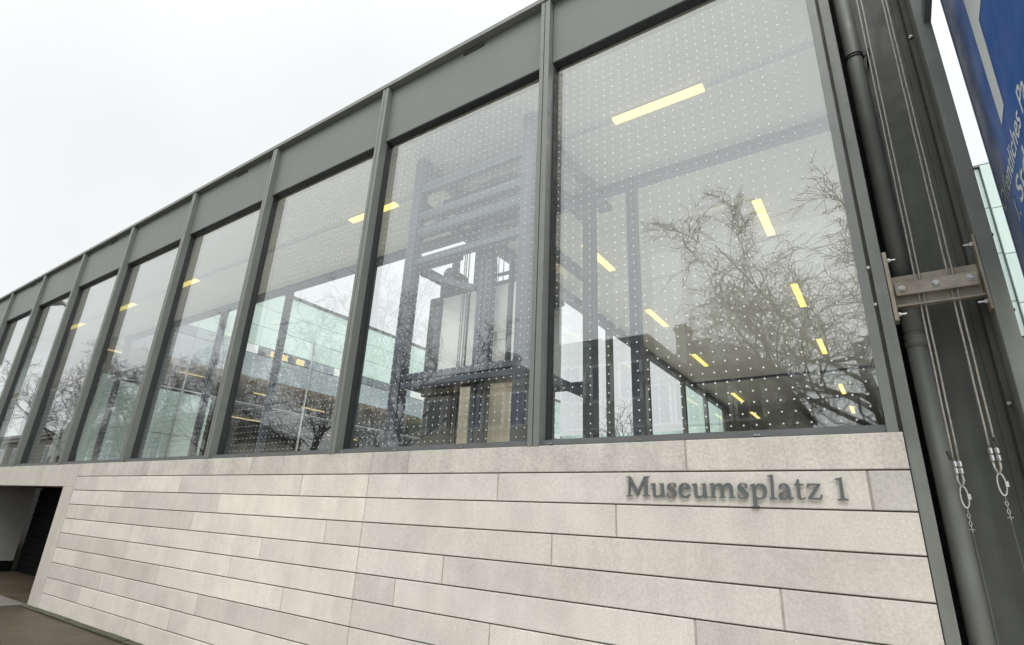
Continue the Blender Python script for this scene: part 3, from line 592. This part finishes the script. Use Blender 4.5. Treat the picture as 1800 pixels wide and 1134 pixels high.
# ------------------------------------------------------------------ wire ropes with ferrules, shackles and thin chains
def rope_pair(xa_top, xb_top, xa, xb, zf, label, hem):
    t = thing('wire_rope', ((xa + xb) / 2, 0.052, zf), label, 'wire rope', 'wire ropes hung through the rope clamp')
    for x_t, x_b in ((xa_top, xa), (xb_top, xb)):
        b = MB(); n = 44
        b.tube([(x_b + (x_t - x_b) * i / n + 0.0006 * math.sin(i * 1.7), 0.0515, zf + (7.2 - zf) * i / n) for i in range(n + 1)], 0.0052, 8); b.build('strand', M['rope'], t, smooth=True)
        b = MB()
        for k in range(2):
            z0 = zf - 0.002 - 0.037 * k; b.tube([(x_b, 0.052, z0), (x_b + 0.0005, 0.052, z0 - 0.004), (x_b + 0.0015, 0.052, z0 - 0.029), (x_b + 0.002, 0.052, z0 - 0.033)], [0.008, 0.0115, 0.0115, 0.008], 10)
        b.build('ferrule', M['zinc'], t)
    b = MB(); b.tube([(xb + (0.006 if hem else -0.030), 0.05, zf + 0.004), (xb + (0.004 if hem else -0.040), 0.05, zf + 0.05)], 0.009, 8); b.build('rope_end', M['rope_dark'], t)
    xc = (xa + xb) / 2
    for x_b, s in ((xa, -1), (xb, 1)):
        b = MB(); b.tube([(x_b, 0.052, zf - 0.07), (xc + s * 0.013, 0.048, zf - 0.105), (xc + s * 0.004, 0.048, zf - 0.135)], 0.0058, 8); b.build('loop', M['rope'], t, smooth=True)
    zc = zf - 0.190
    b = MB(); b.tube([(xc + 0.0165 * math.cos(a), 0.048, zc + 0.056 * math.sin(a) * (1 if abs(math.sin(a)) < .9 else 1)) for a in [i * math.pi / 10 for i in range(20)]], 0.0048, 8, closed=True); b.build('shackle', M['zinc'], t, smooth=True)
    b = MB(); b.box(xc + 0.013, xc + 0.027, 0.040, 0.056, zc - 0.012, zc + 0.016); b.build('screw_sleeve', M['zinc'], t)
    b = MB(); z = zc - 0.066
    for k in range(5):
        ax = (0.0055, 0) if k % 2 else (0, 0.0055)
        b.tube([(xc + ax[0] * math.cos(a), 0.048 + ax[1] * math.cos(a), z - 0.008 + 0.0125 * math.sin(a)) for a in [i * math.pi / 5 for i in range(10)]], 0.0021, 5, closed=True); z -= 0.0195
    b.build('chain', M['zinc'], t)
    b = MB(); b.tube([(xc, 0.048, z + 0.006), (xc + 0.004, 0.05, z - 0.3), (xc + 0.002, 0.06, z - 0.9), (xc, 0.08, 0.02)], 0.0016, 5); b.build('thin_line', M['lampgrey'], t)
    b = MB()
    for k in range(4):
        a = k * 1.6; b.tube([(xc, 0.046, z + 0.004), (xc + 0.012 * math.cos(a), 0.044, z + 0.012 * math.sin(a))], 0.0022, 5)
    b.build('tie_knot', M['rope'], t)
rope_pair(0.349, 0.376, 0.287, 0.309, 2.055, 'left pair of steel wire ropes ending in a shackle beside the downpipe', False)
rope_pair(0.487, 0.503, 0.449, 0.476, 2.120, 'right pair of steel wire ropes ending in an oval shackle', True)
b = MB(); b.box(0.652, 0.692, -0.60, 0.30, 4.94, 5.02); ba = b.build('bracket_arm', M['lampgrey']); tag(ba, 'dark bracket arm at the top of the right column flange', 'bracket')

# ------------------------------------------------------------------ blue parking banner standing out from the facade
BA = R(1.6); BL = Vector((0.85, 0.416, 0.0)); BD = Vector((-math.sin(BA), -math.cos(BA), 0)); BN = Vector((-math.cos(BA), math.sin(BA), 0))
def bp(s, z, d=0.0): return BL + BD * s + BN * d + Vector((0, 0, z))
ban = thing('parking_banner', tuple(bp(0.9, 3.02)), 'tall blue banner with white parking lettering hung beside the steel column', 'banner')
def sheet(poly, d0, d1, name, mt, parent):
    b = MB(); k = len(poly)
    b.add([bp(s, z, d0) for s, z in poly] + [bp(s, z, d1) for s, z in poly], [tuple(range(k)), tuple(range(2 * k - 1, k - 1, -1))] + [(i, (i + 1) % k, (i + 1) % k + k, i + k) for i in range(k)])
    return b.build(name, M[mt], parent)
sheet([(-0.01, 3.02), (1.75, 3.02), (1.75, 5.9), (-0.01, 5.9)], -0.006, 0.0, 'cloth', 'blue', ban)
for z in (3.035, 5.87):
    b = MB(); b.tube([bp(-0.02, z), bp(1.78, z)], 0.016, 10); b.build('rod', M['blue'], ban)
b = MB(); b.tube([bp(0.030, 3.03, -0.003), bp(0.030, 5.88, -0.003)], 0.005, 10); b.build('edge_seam', M['blue'], ban)
Pz = [(0.572, 3.905), (0.738, 3.925), (0.790, 4.50), (1.10, 4.50), (1.27, 4.56), (1.36, 4.70), (1.38, 4.85), (1.36, 5.0), (1.27, 5.14), (1.10, 5.20), (0.625, 5.20)]
hole = [(0.805, 4.66), (1.06, 4.66), (1.15, 4.70), (1.19, 4.78), (1.20, 4.85), (1.19, 4.92), (1.15, 5.0), (1.06, 5.04), (0.815, 5.04)]
me = curve_mesh([Pz, hole], 0.0, 0.0); place_mesh(me, 'letter', lambda x, y, z: bp(x, y, 0.0015), M['print'], ban)
fit_text('\u00d6ffentliches Pa', 'lettering', 0.03, 1.17, 3.590, 3.760, lambda s, z: bp(s, z + 0.075 * s, 0.0015), M['print'], ban, 0.012)
fit_text('1.', 'lettering', 0.315, 0.40, 3.375, 3.52, lambda s, z: bp(s, z + 0.075 * s, 0.0015), M['print'], ban, 0.012)
fit_text('Std', 'lettering', 0.47, 0.83, 3.395, 3.54, lambda s, z: bp(s, z + 0.075 * s, 0.0015), M['print'], ban, 0.012)

# ------------------------------------------------------------------ annex with mint glass behind the courtyard
XA = -18.5
ann = thing('annex_building', (-24.0, 14.0, 0.0), 'mint green glass annex with grey bands across the courtyard, seen through the left windows', 'building')
YS = [2.20 + 2.25 * i for i in range(13)]
zs_mint = [7.20, 7.93, 8.67, 9.40]
def xpanel(name, mt, y0, y1, z0, z1, d=0.0, tone=1.0):
    p = MB(); p.bbox(-0.05, 0.05, 0, 1, 0, 1, 0.0); p.v = []; p.f = []; p.mi = []
    p.box(XA - 0.06, XA + d, y0 + 0.008, y1 - 0.008, z0 + 0.008, z1 - 0.008)
    o = p.build(name, M[mt], ann); o.color = (tone, tone, tone, 1); return o
for i in range(12):
    a, b_ = YS[i], YS[i + 1]
    for k in range(3): xpanel('mint_panel', 'mint', a, b_, zs_mint[k], zs_mint[k + 1], 0.0, random.uniform(0.93, 1.05))
    h = a + 1.15
    if i % 2: xpanel('ribbon_window', 'grey_glass', a, h, 6.87, 7.20); xpanel('ribbon_panel', 'white', h, b_, 6.87, 7.20)
    else: xpanel('ribbon_window', 'grey_glass', a, b_, 6.87, 7.20, 0.0, 0.55)
    xpanel('grey_panel', 'grey_glass', a, b_, 6.02, 6.86, 0.0, random.uniform(0.92, 1.08))
    p = MB(); p.quad(XA - 0.02, None, a + 0.02, b_ - 0.02, 5.12, 6.01); p.build('upper_pane', M['glass_plain'], ann)
    if i < 2:
        for (z0, z1) in ((2.2, 3.65), (3.65, 5.10)): xpanel('mint_panel', 'mint', a, b_ if i == 0 else a + 1.0, z0, z1, 0.0, 0.9)
        if i == 1:
            p = MB(); p.quad(XA - 0.02, None, a + 1.02, b_ - 0.02, 2.2, 5.04); p.build('lower_pane', M['glass_plain'], ann)
    else:
        p = MB(); p.quad(XA - 0.02, None, a + 0.02, b_ - 0.02, 2.2, 5.04); p.build('lower_pane', M['glass_plain'], ann)
    if i % 2 == 0 or i == 3:
        q = MB(); q.box(XA + 0.01, XA + 0.07, b_ - 0.02, b_ + 0.02, 2.2, 7.9 if i == 2 else 6.4); q.build('facade_fin', M['track'], ann)
for y, w_ in ((7.2, 0.72), (8.30, 0.36)):
    q = MB(); q.box(XA + 0.003, XA + 0.012, y, y + w_, 6.90, 7.12); q.build('lit_window', M['lit_far'], ann)
q = MB(); q.box(-30.0, XA + 0.03, 2.2, 29.2, 9.405, 9.52); q.build('roof_cap', M['lampgrey'], ann)
q = MB(); q.box(-30.0, XA - 0.07, 2.45, 29.2, 6.25, 6.40); q.box(-30.0, -29.9, 2.45, 29.2, 5.1, 6.24); q.build('upper_ceiling', M['beige'], ann)
q = MB(); q.box(-30.0, XA + 0.0, 2.45, 29.2, 4.98, 5.06); q.build('storey_slab', M['lampgrey'], ann)
q = MB(); q.box(-29.9, XA - 0.08, 2.45, 29.2, 5.062, 5.09); q.build('bounce_floor', M['floor'], ann)  # pale unseen floor added to bounce light up to the beige ceiling
q = MB(); q.box(-29.9, -29.8, 2.45, 29.2, 0.0, 4.97); q.box(-29.7, XA - .07, 29.0, 29.2, 0, 9.3); q.build('rear_wall', M['lampgrey'], ann)
for y in (7.0, 10.3, 13.4, 17, 20.5):
    q = MB(); q.box(-21.1, -20.9, y - 0.1, y + 0.1, 0.01, 4.97); q.build('inner_column', M['lampgrey'], ann)
for k, (x, a, b_, z) in enumerate(((-20.35, 2.65, 3.35, 6.22), (-21.2, 5.4, 6.3, 6.22), (-22.05, 8.9, 9.9, 6.22), (-22.9, 11.9, 13.2, 6.22), (-21.6, 12.6, 14.4, 4.95), (-21.2, 7.2, 8.9, 4.95))):
    t = thing('ceiling_light', (x, (a + b_) / 2, z), ['thin lit tube under the annex ceiling, seen in the fifth bay from the right', 'thin lit tube under the annex ceiling, seen in the fourth bay from the right', 'thin lit annex tube at the left of the third bay from the right', 'thin lit annex tube at the right of the third bay, beside the mullion', 'dim low tube in the lower annex storey, farther from the street', 'dim low tube in the lower annex storey, nearer to the street'][k], 'ceiling light', 'lit tube lights in the annex')
    q = MB(); q.box(x - 0.03, x + 0.03, a, b_, z - 0.03, z - 0.002); q.build('diffuser', M['lit_far'], t)

# far mint buildings at the end of the courtyard and to the right of the column
mb = thing('courtyard_pavilion', (-18.0, 31.5, 0.0), 'low mint glass pavilion closing the far end of the courtyard', 'building')
q = MB(); q.box(-28, -9.55, 30.12, 33, 0, 7.2); q.build('core_wall', M['grey_glass'], mb)
for i in range(9):
    for k in range(3):
        p = MB(); p.bbox(-28 + i * 2.05 + .01, -28 + (i + 1) * 2.05 - .01, 30.05, 30.115, 0.02 + k * 2.4, 0.02 + (k + 1) * 2.4 - .02, .005); o = p.build('mint_panel', M['mint'], mb); o.color = (random.uniform(.9, 1.04),) * 3 + (1,)
mb2 = thing('courtyard_block', (-6.0, 31.5, 0.0), 'taller mint glass block behind the rear hall, right of the low pavilion', 'building')
q = MB(); q.box(-9.5, -2.0, 28.12, 34, 0, 9.5); q.build('core_wall', M['grey_glass'], mb2)
for i in range(4):
    for k in range(4):
        p = MB(); p.bbox(-9.5 + i * 1.87 + .01, -9.5 + (i + 1) * 1.87 - .01, 28.05, 28.115, 0.02 + k * 2.37, 0.02 + (k + 1) * 2.37 - .02, .005); o = p.build('mint_panel', M['mint'], mb2); o.color = (random.uniform(.9, 1.04),) * 3 + (1,)
mb3 = thing('mint_glass_tower', (5.5, 15.0, 0.0), 'pale mint glass building rising between the steel column and the blue banner', 'building')
q = MB(); q.box(2.0, 10.0, 12.13, 18.0, 0, 10.36); q.build('core_wall', M['grey_glass'], mb3)
q = MB(); q.box(1.95, 10.05, 11.93, 18.1, 10.365, 10.42); q.build('roof_cap', M['lampgrey'], mb3)
xsb = [2.02, 2.96, 3.95, 4.95, 5.95, 6.95, 7.95]
for i in range(6):
    z = 10.36; k = 0
    while z > 5.5:
        hgt = 1.22 if (k or i % 2) else 1.13
        p = MB(); p.bbox(xsb[i] + .008, xsb[i + 1] - .008, 12.0 - (0.12 if i % 2 else 0), 12.12, max(5.95, z - hgt) + .012, z, .006); o = p.build('mint_panel', M['mint_tower'], mb3); o.color = (random.uniform(.93, 1.03),) * 3 + (1,)
        z -= hgt; k += 1
        if z < 6.2: break
    p = MB(); p.box(xsb[i] + .02, xsb[i + 1] - .02, 12.02, 12.11, 0.1, 5.93); p.build('dark_window', M['dark_glass'], mb3)

# ------------------------------------------------------------------ entrance lobby at the far left: white portal, banner, glass lettering
ent = thing('entrance_portal', (-22.5, 1.0, 2.12), 'white framed glass portal inside the leftmost bays', 'entrance portal')
q = MB(); q.box(-25.2, -21.95, 0.96, 1.10, 5.93, 6.18); q.build('lintel', M['white'], ent)
for x in (-22.9, -20.2):
    q = MB(); q.box(x - 0.10, x + 0.10, 0.98, 1.08, 2.121, 5.925 if x < -22 else 5.60); q.build('post', M['white'], ent)
q = MB(); q.box(-21.5, -20.4, 0.96, 1.10, 5.62, 5.85); q.build('lintel', M['white'], ent)
q = MB(); q.box(-22.79, -20.31, 1.02, 1.035, 4.45, 5.55); q.box(-20.09, -18.7, 1.02, 1.035, 4.9, 5.55); q.build('mint_pane', M['mint'], ent)
q = MB(); q.box(-20.09, -19.2, 1.02, 1.035, 4.25, 4.88); q.build('dark_pane', M['dark_glass'], ent)
fit_text('R', 'lettering', -22.55, -22.25, 5.60, 5.90, lambda x, z: Vector((x, 1.012, z)), M['dark'], ent, 0.01, True)
fit_text('ST', 'lettering', -20.0, -19.45, 5.08, 5.36, lambda x, z: Vector((x, 1.012, z)), M['dark'], ent, 0.01, True)
pb = thing('poster_banner', (-19.9, 0.9, 3.15), 'white hanging banner with mirrored letters ZU KU in the seventh bay from the right', 'banner')
q = MB(); q.box(-20.85, -18.95, 0.90, 0.906, 3.15, 4.25); q.build('cloth', M['white'], pb)
fit_text('ZU', 'lettering', -20.45, -19.70, 3.92, 4.18, lambda x, z: Vector((x, 0.896, z)), M['dark'], pb, 0.004, True)
fit_text('KU', 'lettering', -20.55, -19.75, 3.60, 3.86, lambda x, z: Vector((x, 0.896, z)), M['dark'], pb, 0.004, True)
q = MB(); q.box(-19.73, -19.60, 0.65, 1.30, 5.88, 5.95); q.box(-19.45, -19.32, 0.05 + .2, 0.5, 5.88, 5.95); tr = q.build('track_rail', M['lampgrey']); tag(tr, 'dark track rail hanging under the ceiling in the leftmost bays', 'track rail')
en2 = thing('inner_portal', (-21.8, 2.9, 2.12), 'slender white door frame seen at the top of the sixth bay from the right', 'door frame')
q = MB(); q.box(-22.9, -20.8, 2.85, 2.95, 5.60, 5.85); q.build('lintel', M['white'], en2)
for x in (-22.6, -21.0):
    q = MB(); q.box(x - .06, x + .06, 2.86, 2.94, 2.13, 5.595); q.build('post', M['white'], en2)
q = MB(); q.box(-24.5, -18.7, 3.3, 3.34, 3.0, 5.0); q.build('mint_screen', M['mint'], en2)

# garage gate
gate = thing('roller_gate', (-14.5, 1.3, 0.0), 'black closed roller gate set back in the garage entrance', 'gate')
for k in range(14):
    q = MB(); q.bbox(-17.25, -11.92, 1.28, 1.31, 0.01 + k * 0.13, 0.01 + k * 0.13 + 0.122, 0.006); q.build('slat', M['garage'], gate)
q = MB(); q.box(-12.62, -12.57, 0.62, 0.67, 0.004, 1.05); q.tube([(-12.595, 0.63, 0.5), (-12.595, 0.60, 0.75)], .02, 8); gp = q.build('gate_post', M['lampgrey']); tag(gp, 'slim dark post beside the garage entrance jamb', 'post')

# ------------------------------------------------------------------ bare street trees (they stand across the street and show in the glass)
def tree_mesh(seed, height, spread, levels, kids, rmin=0.010):
    rnd = random.Random(seed); tr = MB(); cr = MB()
    def grow(p, d, L, r, lev):
        n = [7, 6, 5, 4, 3][lev]; pts = [p]; q = p; dd = d.copy(); dirs = []
        for i in range(n):
            j = [0.05, 0.16, 0.24, 0.30, 0.34][lev]
            dd = dd + Vector((rnd.gauss(0, j), rnd.gauss(0, j), rnd.gauss(0, j * 0.7)))
            if lev >= 1: dd.z += 0.10 if lev < 3 else (0.05 if i < n // 2 else -0.10)
            dd.normalize(); q = q + dd * (L / n); pts.append(q); dirs.append(dd.copy())
        rr = [max(rmin * 0.7, r * (1 - 0.72 * i / n)) if lev else r * (1 - 0.42 * i / n) * (1.25 if i == 0 else 1) for i in range(n + 1)]
        (tr if lev == 0 else cr).tube(pts, rr, [10, 7, 5, 4, 3][lev], caps=False)
        if lev + 1 >= levels: return
        k = kids[lev]
        for c in range(k):
            f = (0.55 + 0.45 * (c + 0.5) / k) if lev == 0 else (0.18 + 0.80 * (c + rnd.random()) / k)
            x = f * n; i = min(n - 1, int(x)); pp = pts[i].lerp(pts[i + 1], x - i)
            a = rnd.uniform(0, 2 * math.pi) if lev else 2 * math.pi * (c * 0.382 + rnd.uniform(-.05, .05))
            ax = dirs[i]; u = ax.orthogonal().normalized(); w = ax.cross(u)
            tilt = rnd.uniform(0.55, 1.05) if lev else rnd.uniform(0.5, 1.0) * spread
            nd = ax * math.cos(tilt) + (u * math.cos(a) + w * math.sin(a)) * math.sin(tilt)
            rad = max(rmin, rr[i] * rnd.uniform(0.42, 0.60)) if lev else rr[i] * rnd.uniform(0.44, 0.60)
            ln = L * (rnd.uniform(0.62, 0.95) if lev == 0 else rnd.uniform(0.40, 0.66)) * (1.0 if lev == 0 else (1.15 - 0.5 * f))
            grow(pp, nd, ln, rad, lev + 1)
    grow(Vector((0, 0, 0)), Vector((0.02, 0.02, 1)).normalized(), height * 0.56, height * 0.0155, 0)
    return tr, cr
protos = []
for sd_, hgt, spr, kd in ((17, 11.5, 1.25, (11, 10, 9, 6)), (23, 10.5, 1.1, (9, 8, 8, 6)), (5, 11.0, 1.2, (9, 8, 8, 6))):
    tr, cr = tree_mesh(sd_, hgt, spr, 5, kd)
    root = thing('bare_tree', (0, 0, 0), 'bare tree', 'tree', 'bare trees along the street')
    tr.build('trunk', M['bark'], root, smooth=True, recalc=False); cr.build('crown', M['twig'], root, smooth=True, recalc=False)
    protos.append(root)
spots = [(0, 0.4, -11.6, 20, 1.0, 'large bare tree mirrored in the right half of the rightmost window'),
         (1, -13.2, -9.0, 80, 0.80, 'bare tree mirrored in front of the lift shaft, left of the lift car'),
         (2, -19.4, -9.6, 140, 0.84, 'bare tree mirrored in the middle of the third bay from the right'),
         (1, -26.5, -9.2, 260, 0.86, 'bare tree mirrored in the fourth bay from the right'),
         (2, -34.2, -9.4, 30, 0.92, 'bare tree mirrored in the fifth bay from the right'),
         (1, -42.3, -9.0, 200, 0.95, 'bare tree mirrored in the sixth bay from the right'),
         (0, 5.2, -13.5, 210, 0.95, 'bare tree whose limbs reach in at the lower right of the rightmost window')]
used = set()
for k, x, y, rot, s, lb in spots:
    o = protos[k] if k not in used else copy_tree(protos[k]); used.add(k)
    o.location = (x, y, 0); o.rotation_euler = (0, 0, R(rot)); o.scale = (1.15, 1.15, 1.0) if x == 0.4 else (s, s, s); o['label'] = lb
tr, cr = tree_mesh(41, 6.6, 0.75, 4, (9, 6, 5), 0.010)
yt = thing('young_tree', (0, 0, 0), 'thin young bare tree standing in the courtyard, seen through the rear hall windows', 'tree')
tr.build('trunk', M['bark'], yt, smooth=True, recalc=False); cr.build('crown', M['twig'], yt, smooth=True, recalc=False)
yt.location = (-10.3, 20.0, 0.0)

# ------------------------------------------------------------------ houses across the street (behind the camera, mirrored in the glass)
def house(name, label, x0, x1, yf, yb, ze, zr, wall, rows, cols, chim, cornice=True):
    cx, cyy = (x0 + x1) / 2, (yf + yb) / 2
    t = thing(name, (cx, cyy, 0), label, 'house')
    q = MB(); q.box(x0, x1, yb, yf, 0, ze); q.build('wall', M[wall], t)
    ins = min(2.2, (x1 - x0) * 0.3)
    q = MB(); e = 0.35
    A = [(x0 - e, yb - e, ze + .02), (x1 + e, yb - e, ze + .02), (x1 + e, yf + e, ze + .02), (x0 - e, yf + e, ze + .02)]
    B = [(x0 + ins, yb + ins, zr), (x1 - ins, yb + ins, zr), (x1 - ins, yf - ins, zr), (x0 + ins, yf - ins, zr)]
    q.add(A + B, [(0, 1, 5, 4), (1, 2, 6, 5), (2, 3, 7, 6), (3, 0, 4, 7), (4, 5, 6, 7), (3, 2, 1, 0)])
    rf = q.build('roof', M['roof'], t)
    for (a, b_, zt) in chim:
        q = MB(); q.box(a, b_, yf - 3.0, yf - 2.0, ze + .3, zt); q.box(a - .08, b_ + .08, yf - 3.08, yf - 1.92, zt - .35, zt - .15); q.build('chimney', M['house'], rf)
    if cornice:
        q = MB(); q.box(x0 - .25, x1 + .25, yf + .002, yf + .30, ze - .35, ze - .02); q.box(x0 - .1, x1 + .1, yf + .002, yf + .14, ze * .55, ze * .55 + .22); q.build('cornice', M[wall], t)
    for r in range(rows):
        for c in range(cols):
            wx = x0 + (c + .5) * (x1 - x0) / cols; wz = 1.0 + r * (ze - .8) / rows
            q = MB(); q.box(wx - .65, wx + .65, yf + .002, yf + .07, wz - .1, wz + 1.95); w_ = q.build('window', M['white'], t)
            q = MB(); q.box(wx - .50, wx - .03, yf + .071, yf + .09, wz + .02, wz + 1.82); q.box(wx + .03, wx + .50, yf + .071, yf + .09, wz + .02, wz + 1.82); q.build('glazing', M['dark_glass'], w_)
    return t
house('corner_house', 'dark grey corner house with chimneys mirrored low in the rightmost window', -9.7, -4.2, -21.7, -39.0, 8.77, 10.45, 'house', 3, 4, [(-8.65, -8.05, 11.95), (-7.95, -6.85, 10.95)])
house('tall_house', 'tall grey house with flat parapet mirrored beside the lift shaft', -16.2, -9.75, -21.9, -36.0, 10.9, 11.4, 'house', 3, 4, [])
house('classical_house', 'beige classical house with cornices mirrored low in the lift shaft window', -26.0, -16.4, -21.5, -34.0, 9.3, 10.9, 'house_beige', 3, 6, [(-20, -19.2, 11.8)])

house('long_house', 'long low grey house mirrored dark along the bottom of the leftmost bays', -98.0, -40.0, -14.0, -24.0, 6.9, 8.0, 'house', 2, 14, [])

# street lamp that shows as a dark head at the top of the seventh bay
sl = thing('street_lamp', (-31.5, -4.0, 0), 'street lamp whose dark head is mirrored in the seventh bay from the right', 'street lamp')
q = MB(); q.tube([(-31.5, -4.0, 0), (-31.5, -4.0, 5), (-31.5, -4.0, 10.2)], [.11, .09, .06], 12); q.build('pole', M['lampgrey'], sl, smooth=True)
q = MB(); q.tube([(-31.5, -4.0, 10.2), (-31.7, -3.8, 10.42), (-32.1, -3.7, 10.5), (-33.0, -3.6, 10.55)], [.05, .09, .17, .10], 10); q.build('lamp_head', M['lampgrey'], sl, smooth=True)
